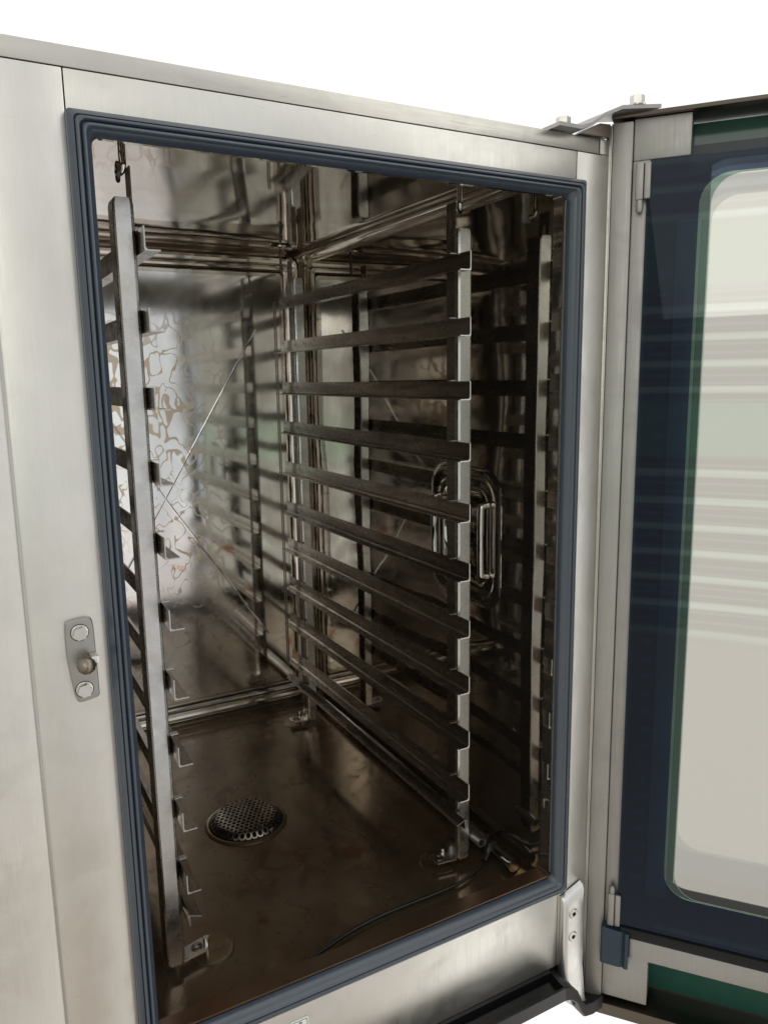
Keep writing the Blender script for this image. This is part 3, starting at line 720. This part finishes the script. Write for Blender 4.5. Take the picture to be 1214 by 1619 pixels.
    # tray stop wires at the back
    for k, yy in enumerate((.518, .526)):
        tube('stop_wire', [(-.0138*s, yy, ZR[0]-.006), (-.0138*s, yy, ZR[-1]-.030)], .0011, M_dark, root, 8)
    return root
make_rack('hanging_rack', .411, 1, 'dark ten-rail tray rack along the right wall beside the cavity light')
make_rack('hanging_rack', .0668, -1, 'tray rack with a bright scuffed front post just inside the left edge of the opening')

# ------------------------------------------------------------------ drain strainer
dc = Vector((.214, .337, 0))
dr = empty('drain_strainer', dc, 'round perforated steel strainer cap over the drain in the oven floor', 'drain cover')
bm = bmesh.new()
Rp, pitch, hr = .0425, .0072, .0026
def hexcell(cx, cz):
    ho, hi = [], []
    for k in range(12):
        a = R(30*k); hi.append((cx+hr*math.cos(a), cz+hr*math.sin(a)))
        rad = pitch/math.sqrt(3) if k % 2 == 1 else pitch/2
        a2 = a
        x, y = cx+rad*math.cos(a2), cz+rad*math.sin(a2)
        q_ = math.hypot(x, y)
        if q_ > Rp: x, y = x*Rp/q_, y*Rp/q_
        ho.append((x, y))
    return ho, hi
def dome(x, y): return .0125 - 1.0*(x*x+y*y)
for i in range(-9, 10):
    for j in range(-9, 10):
        cx_, cy2 = pitch*(i+.5*(j % 2)), pitch*j*math.sqrt(3)/2
        if math.hypot(cx_, cy2) < Rp-.0022:
            ho, hi = hexcell(cx_, cy2)
            lo_ = [[(x, y, dome(x, y)) for x, y in ho], [(x, y, dome(x, y)) for x, y in hi], [(x, y, dome(x, y)-.0014) for x, y in hi]]
            add_loft(bm, lo_)
bmesh.ops.remove_doubles(bm, verts=bm.verts[:], dist=.00005)
mesh_obj('perforated_cap', bm, M_drain, dr, 45)
# rim with a ring of holes
bm = bmesh.new(); nh = 36
z0_ = dome(Rp, 0)
for k in range(nh):
    a0, a1 = 2*math.pi*k/nh, 2*math.pi*(k+1)/nh; am = (a0+a1)/2
    def P3(r, a, ):
        t_ = (r-Rp)/.0075; return (r*math.cos(a), r*math.sin(a), z0_-.0068*t_**1.25 if t_ > 0 else z0_)
    ho, hi = [], []
    for q_ in range(12):
        b_ = R(30*q_); u_, v_ = math.cos(b_), math.sin(b_); mxx = max(abs(u_), abs(v_))
        ho.append(P3(Rp+.00375+.00375*u_/mxx, am+(a1-a0)/2*v_/mxx))
        hi.append(P3(Rp+.00375+.0026*u_, am+(a1-a0)/2*.72*v_))
    hi2 = [(x*.985, y*.985, z-.0012) for x, y, z in hi]
    add_loft(bm, [ho, hi, hi2])
bmesh.ops.remove_doubles(bm, verts=bm.verts[:], dist=.00005)
mesh_obj('perforated_rim', bm, M_drain, dr, 45)
for a in (-1.15, .95, 3.0):
    bm = bmesh.new()
    p0 = Vector((.0495*math.cos(a), .0495*math.sin(a), .0)); t_ = Vector((-math.sin(a), math.cos(a), 0))
    n2 = Vector((math.cos(a), math.sin(a), 0))
    vs = [bm.verts.new(p0+t_*w_+n2*o_+Vector((0, 0, z_))) for w_, z_, o_ in ((-.004, .0085, .0), (.004, .0085, .0), (.0016, .006, .001), (.0016, .0015, .0015), (-.0016, .0015, .0015), (-.0016, .006, .001))]
    bm.faces.new(vs)
    mesh_obj('leg', bm, M_bolt, dr)
bm = bmesh.new(); add_lathe(bm, (0, 0, 0), [(.0, .0022), (.0500, .0022), (.0508, .0012)], 'z', 48); mesh_obj('drain_well', bm, M_void, dr)  # flat black disc standing in for the shade under the strainer
bm = bmesh.new(); add_lathe(bm, (0, 0, 0), [(.0508, .0006), (.0520, .0026), (.0545, .0024), (.0570, .0004)], 'z', 48); mesh_obj('drain_collar', bm, M_floor, dr, 60)

# ------------------------------------------------------------------ core probe cable
pc = empty('probe_cable', (.45, .09, 0), 'thin black probe cable lying on the oven floor from its sleeve to the sill', 'cable')
off = Vector((.45, .09, 0))
def rel(ps): return [tuple(Vector(p)-off) for p in ps]
tube('cable', rel([(.447, .0905, .0062), (.425, .0800, .0055), (.392, .0710, .0045), (.355, .0690, .0045), (.314, .0690, .0045), (.28, .0680, .0045), (.2466, .0640, .0045), (.215, .0560, .0045), (.186, .0470, .0045), (.150, .034, .0045), (.128, .027, .0050)]), .0021, M_cable, pc, 10, 6)
bm = bmesh.new(); P_ = smooth_path(rel([(.4745, .1190, .010), (.4690, .1110, .018), (.4600, .1000, .0180), (.4520, .0935, .0110), (.4430, .0885, .0068)]), 6)
add_tube(bm, P_, [.0056]*8+[.0052]*(len(P_)-16)+[.0042]*8, 14); mesh_obj('cable_sleeve', bm, M_cable, pc, 50)
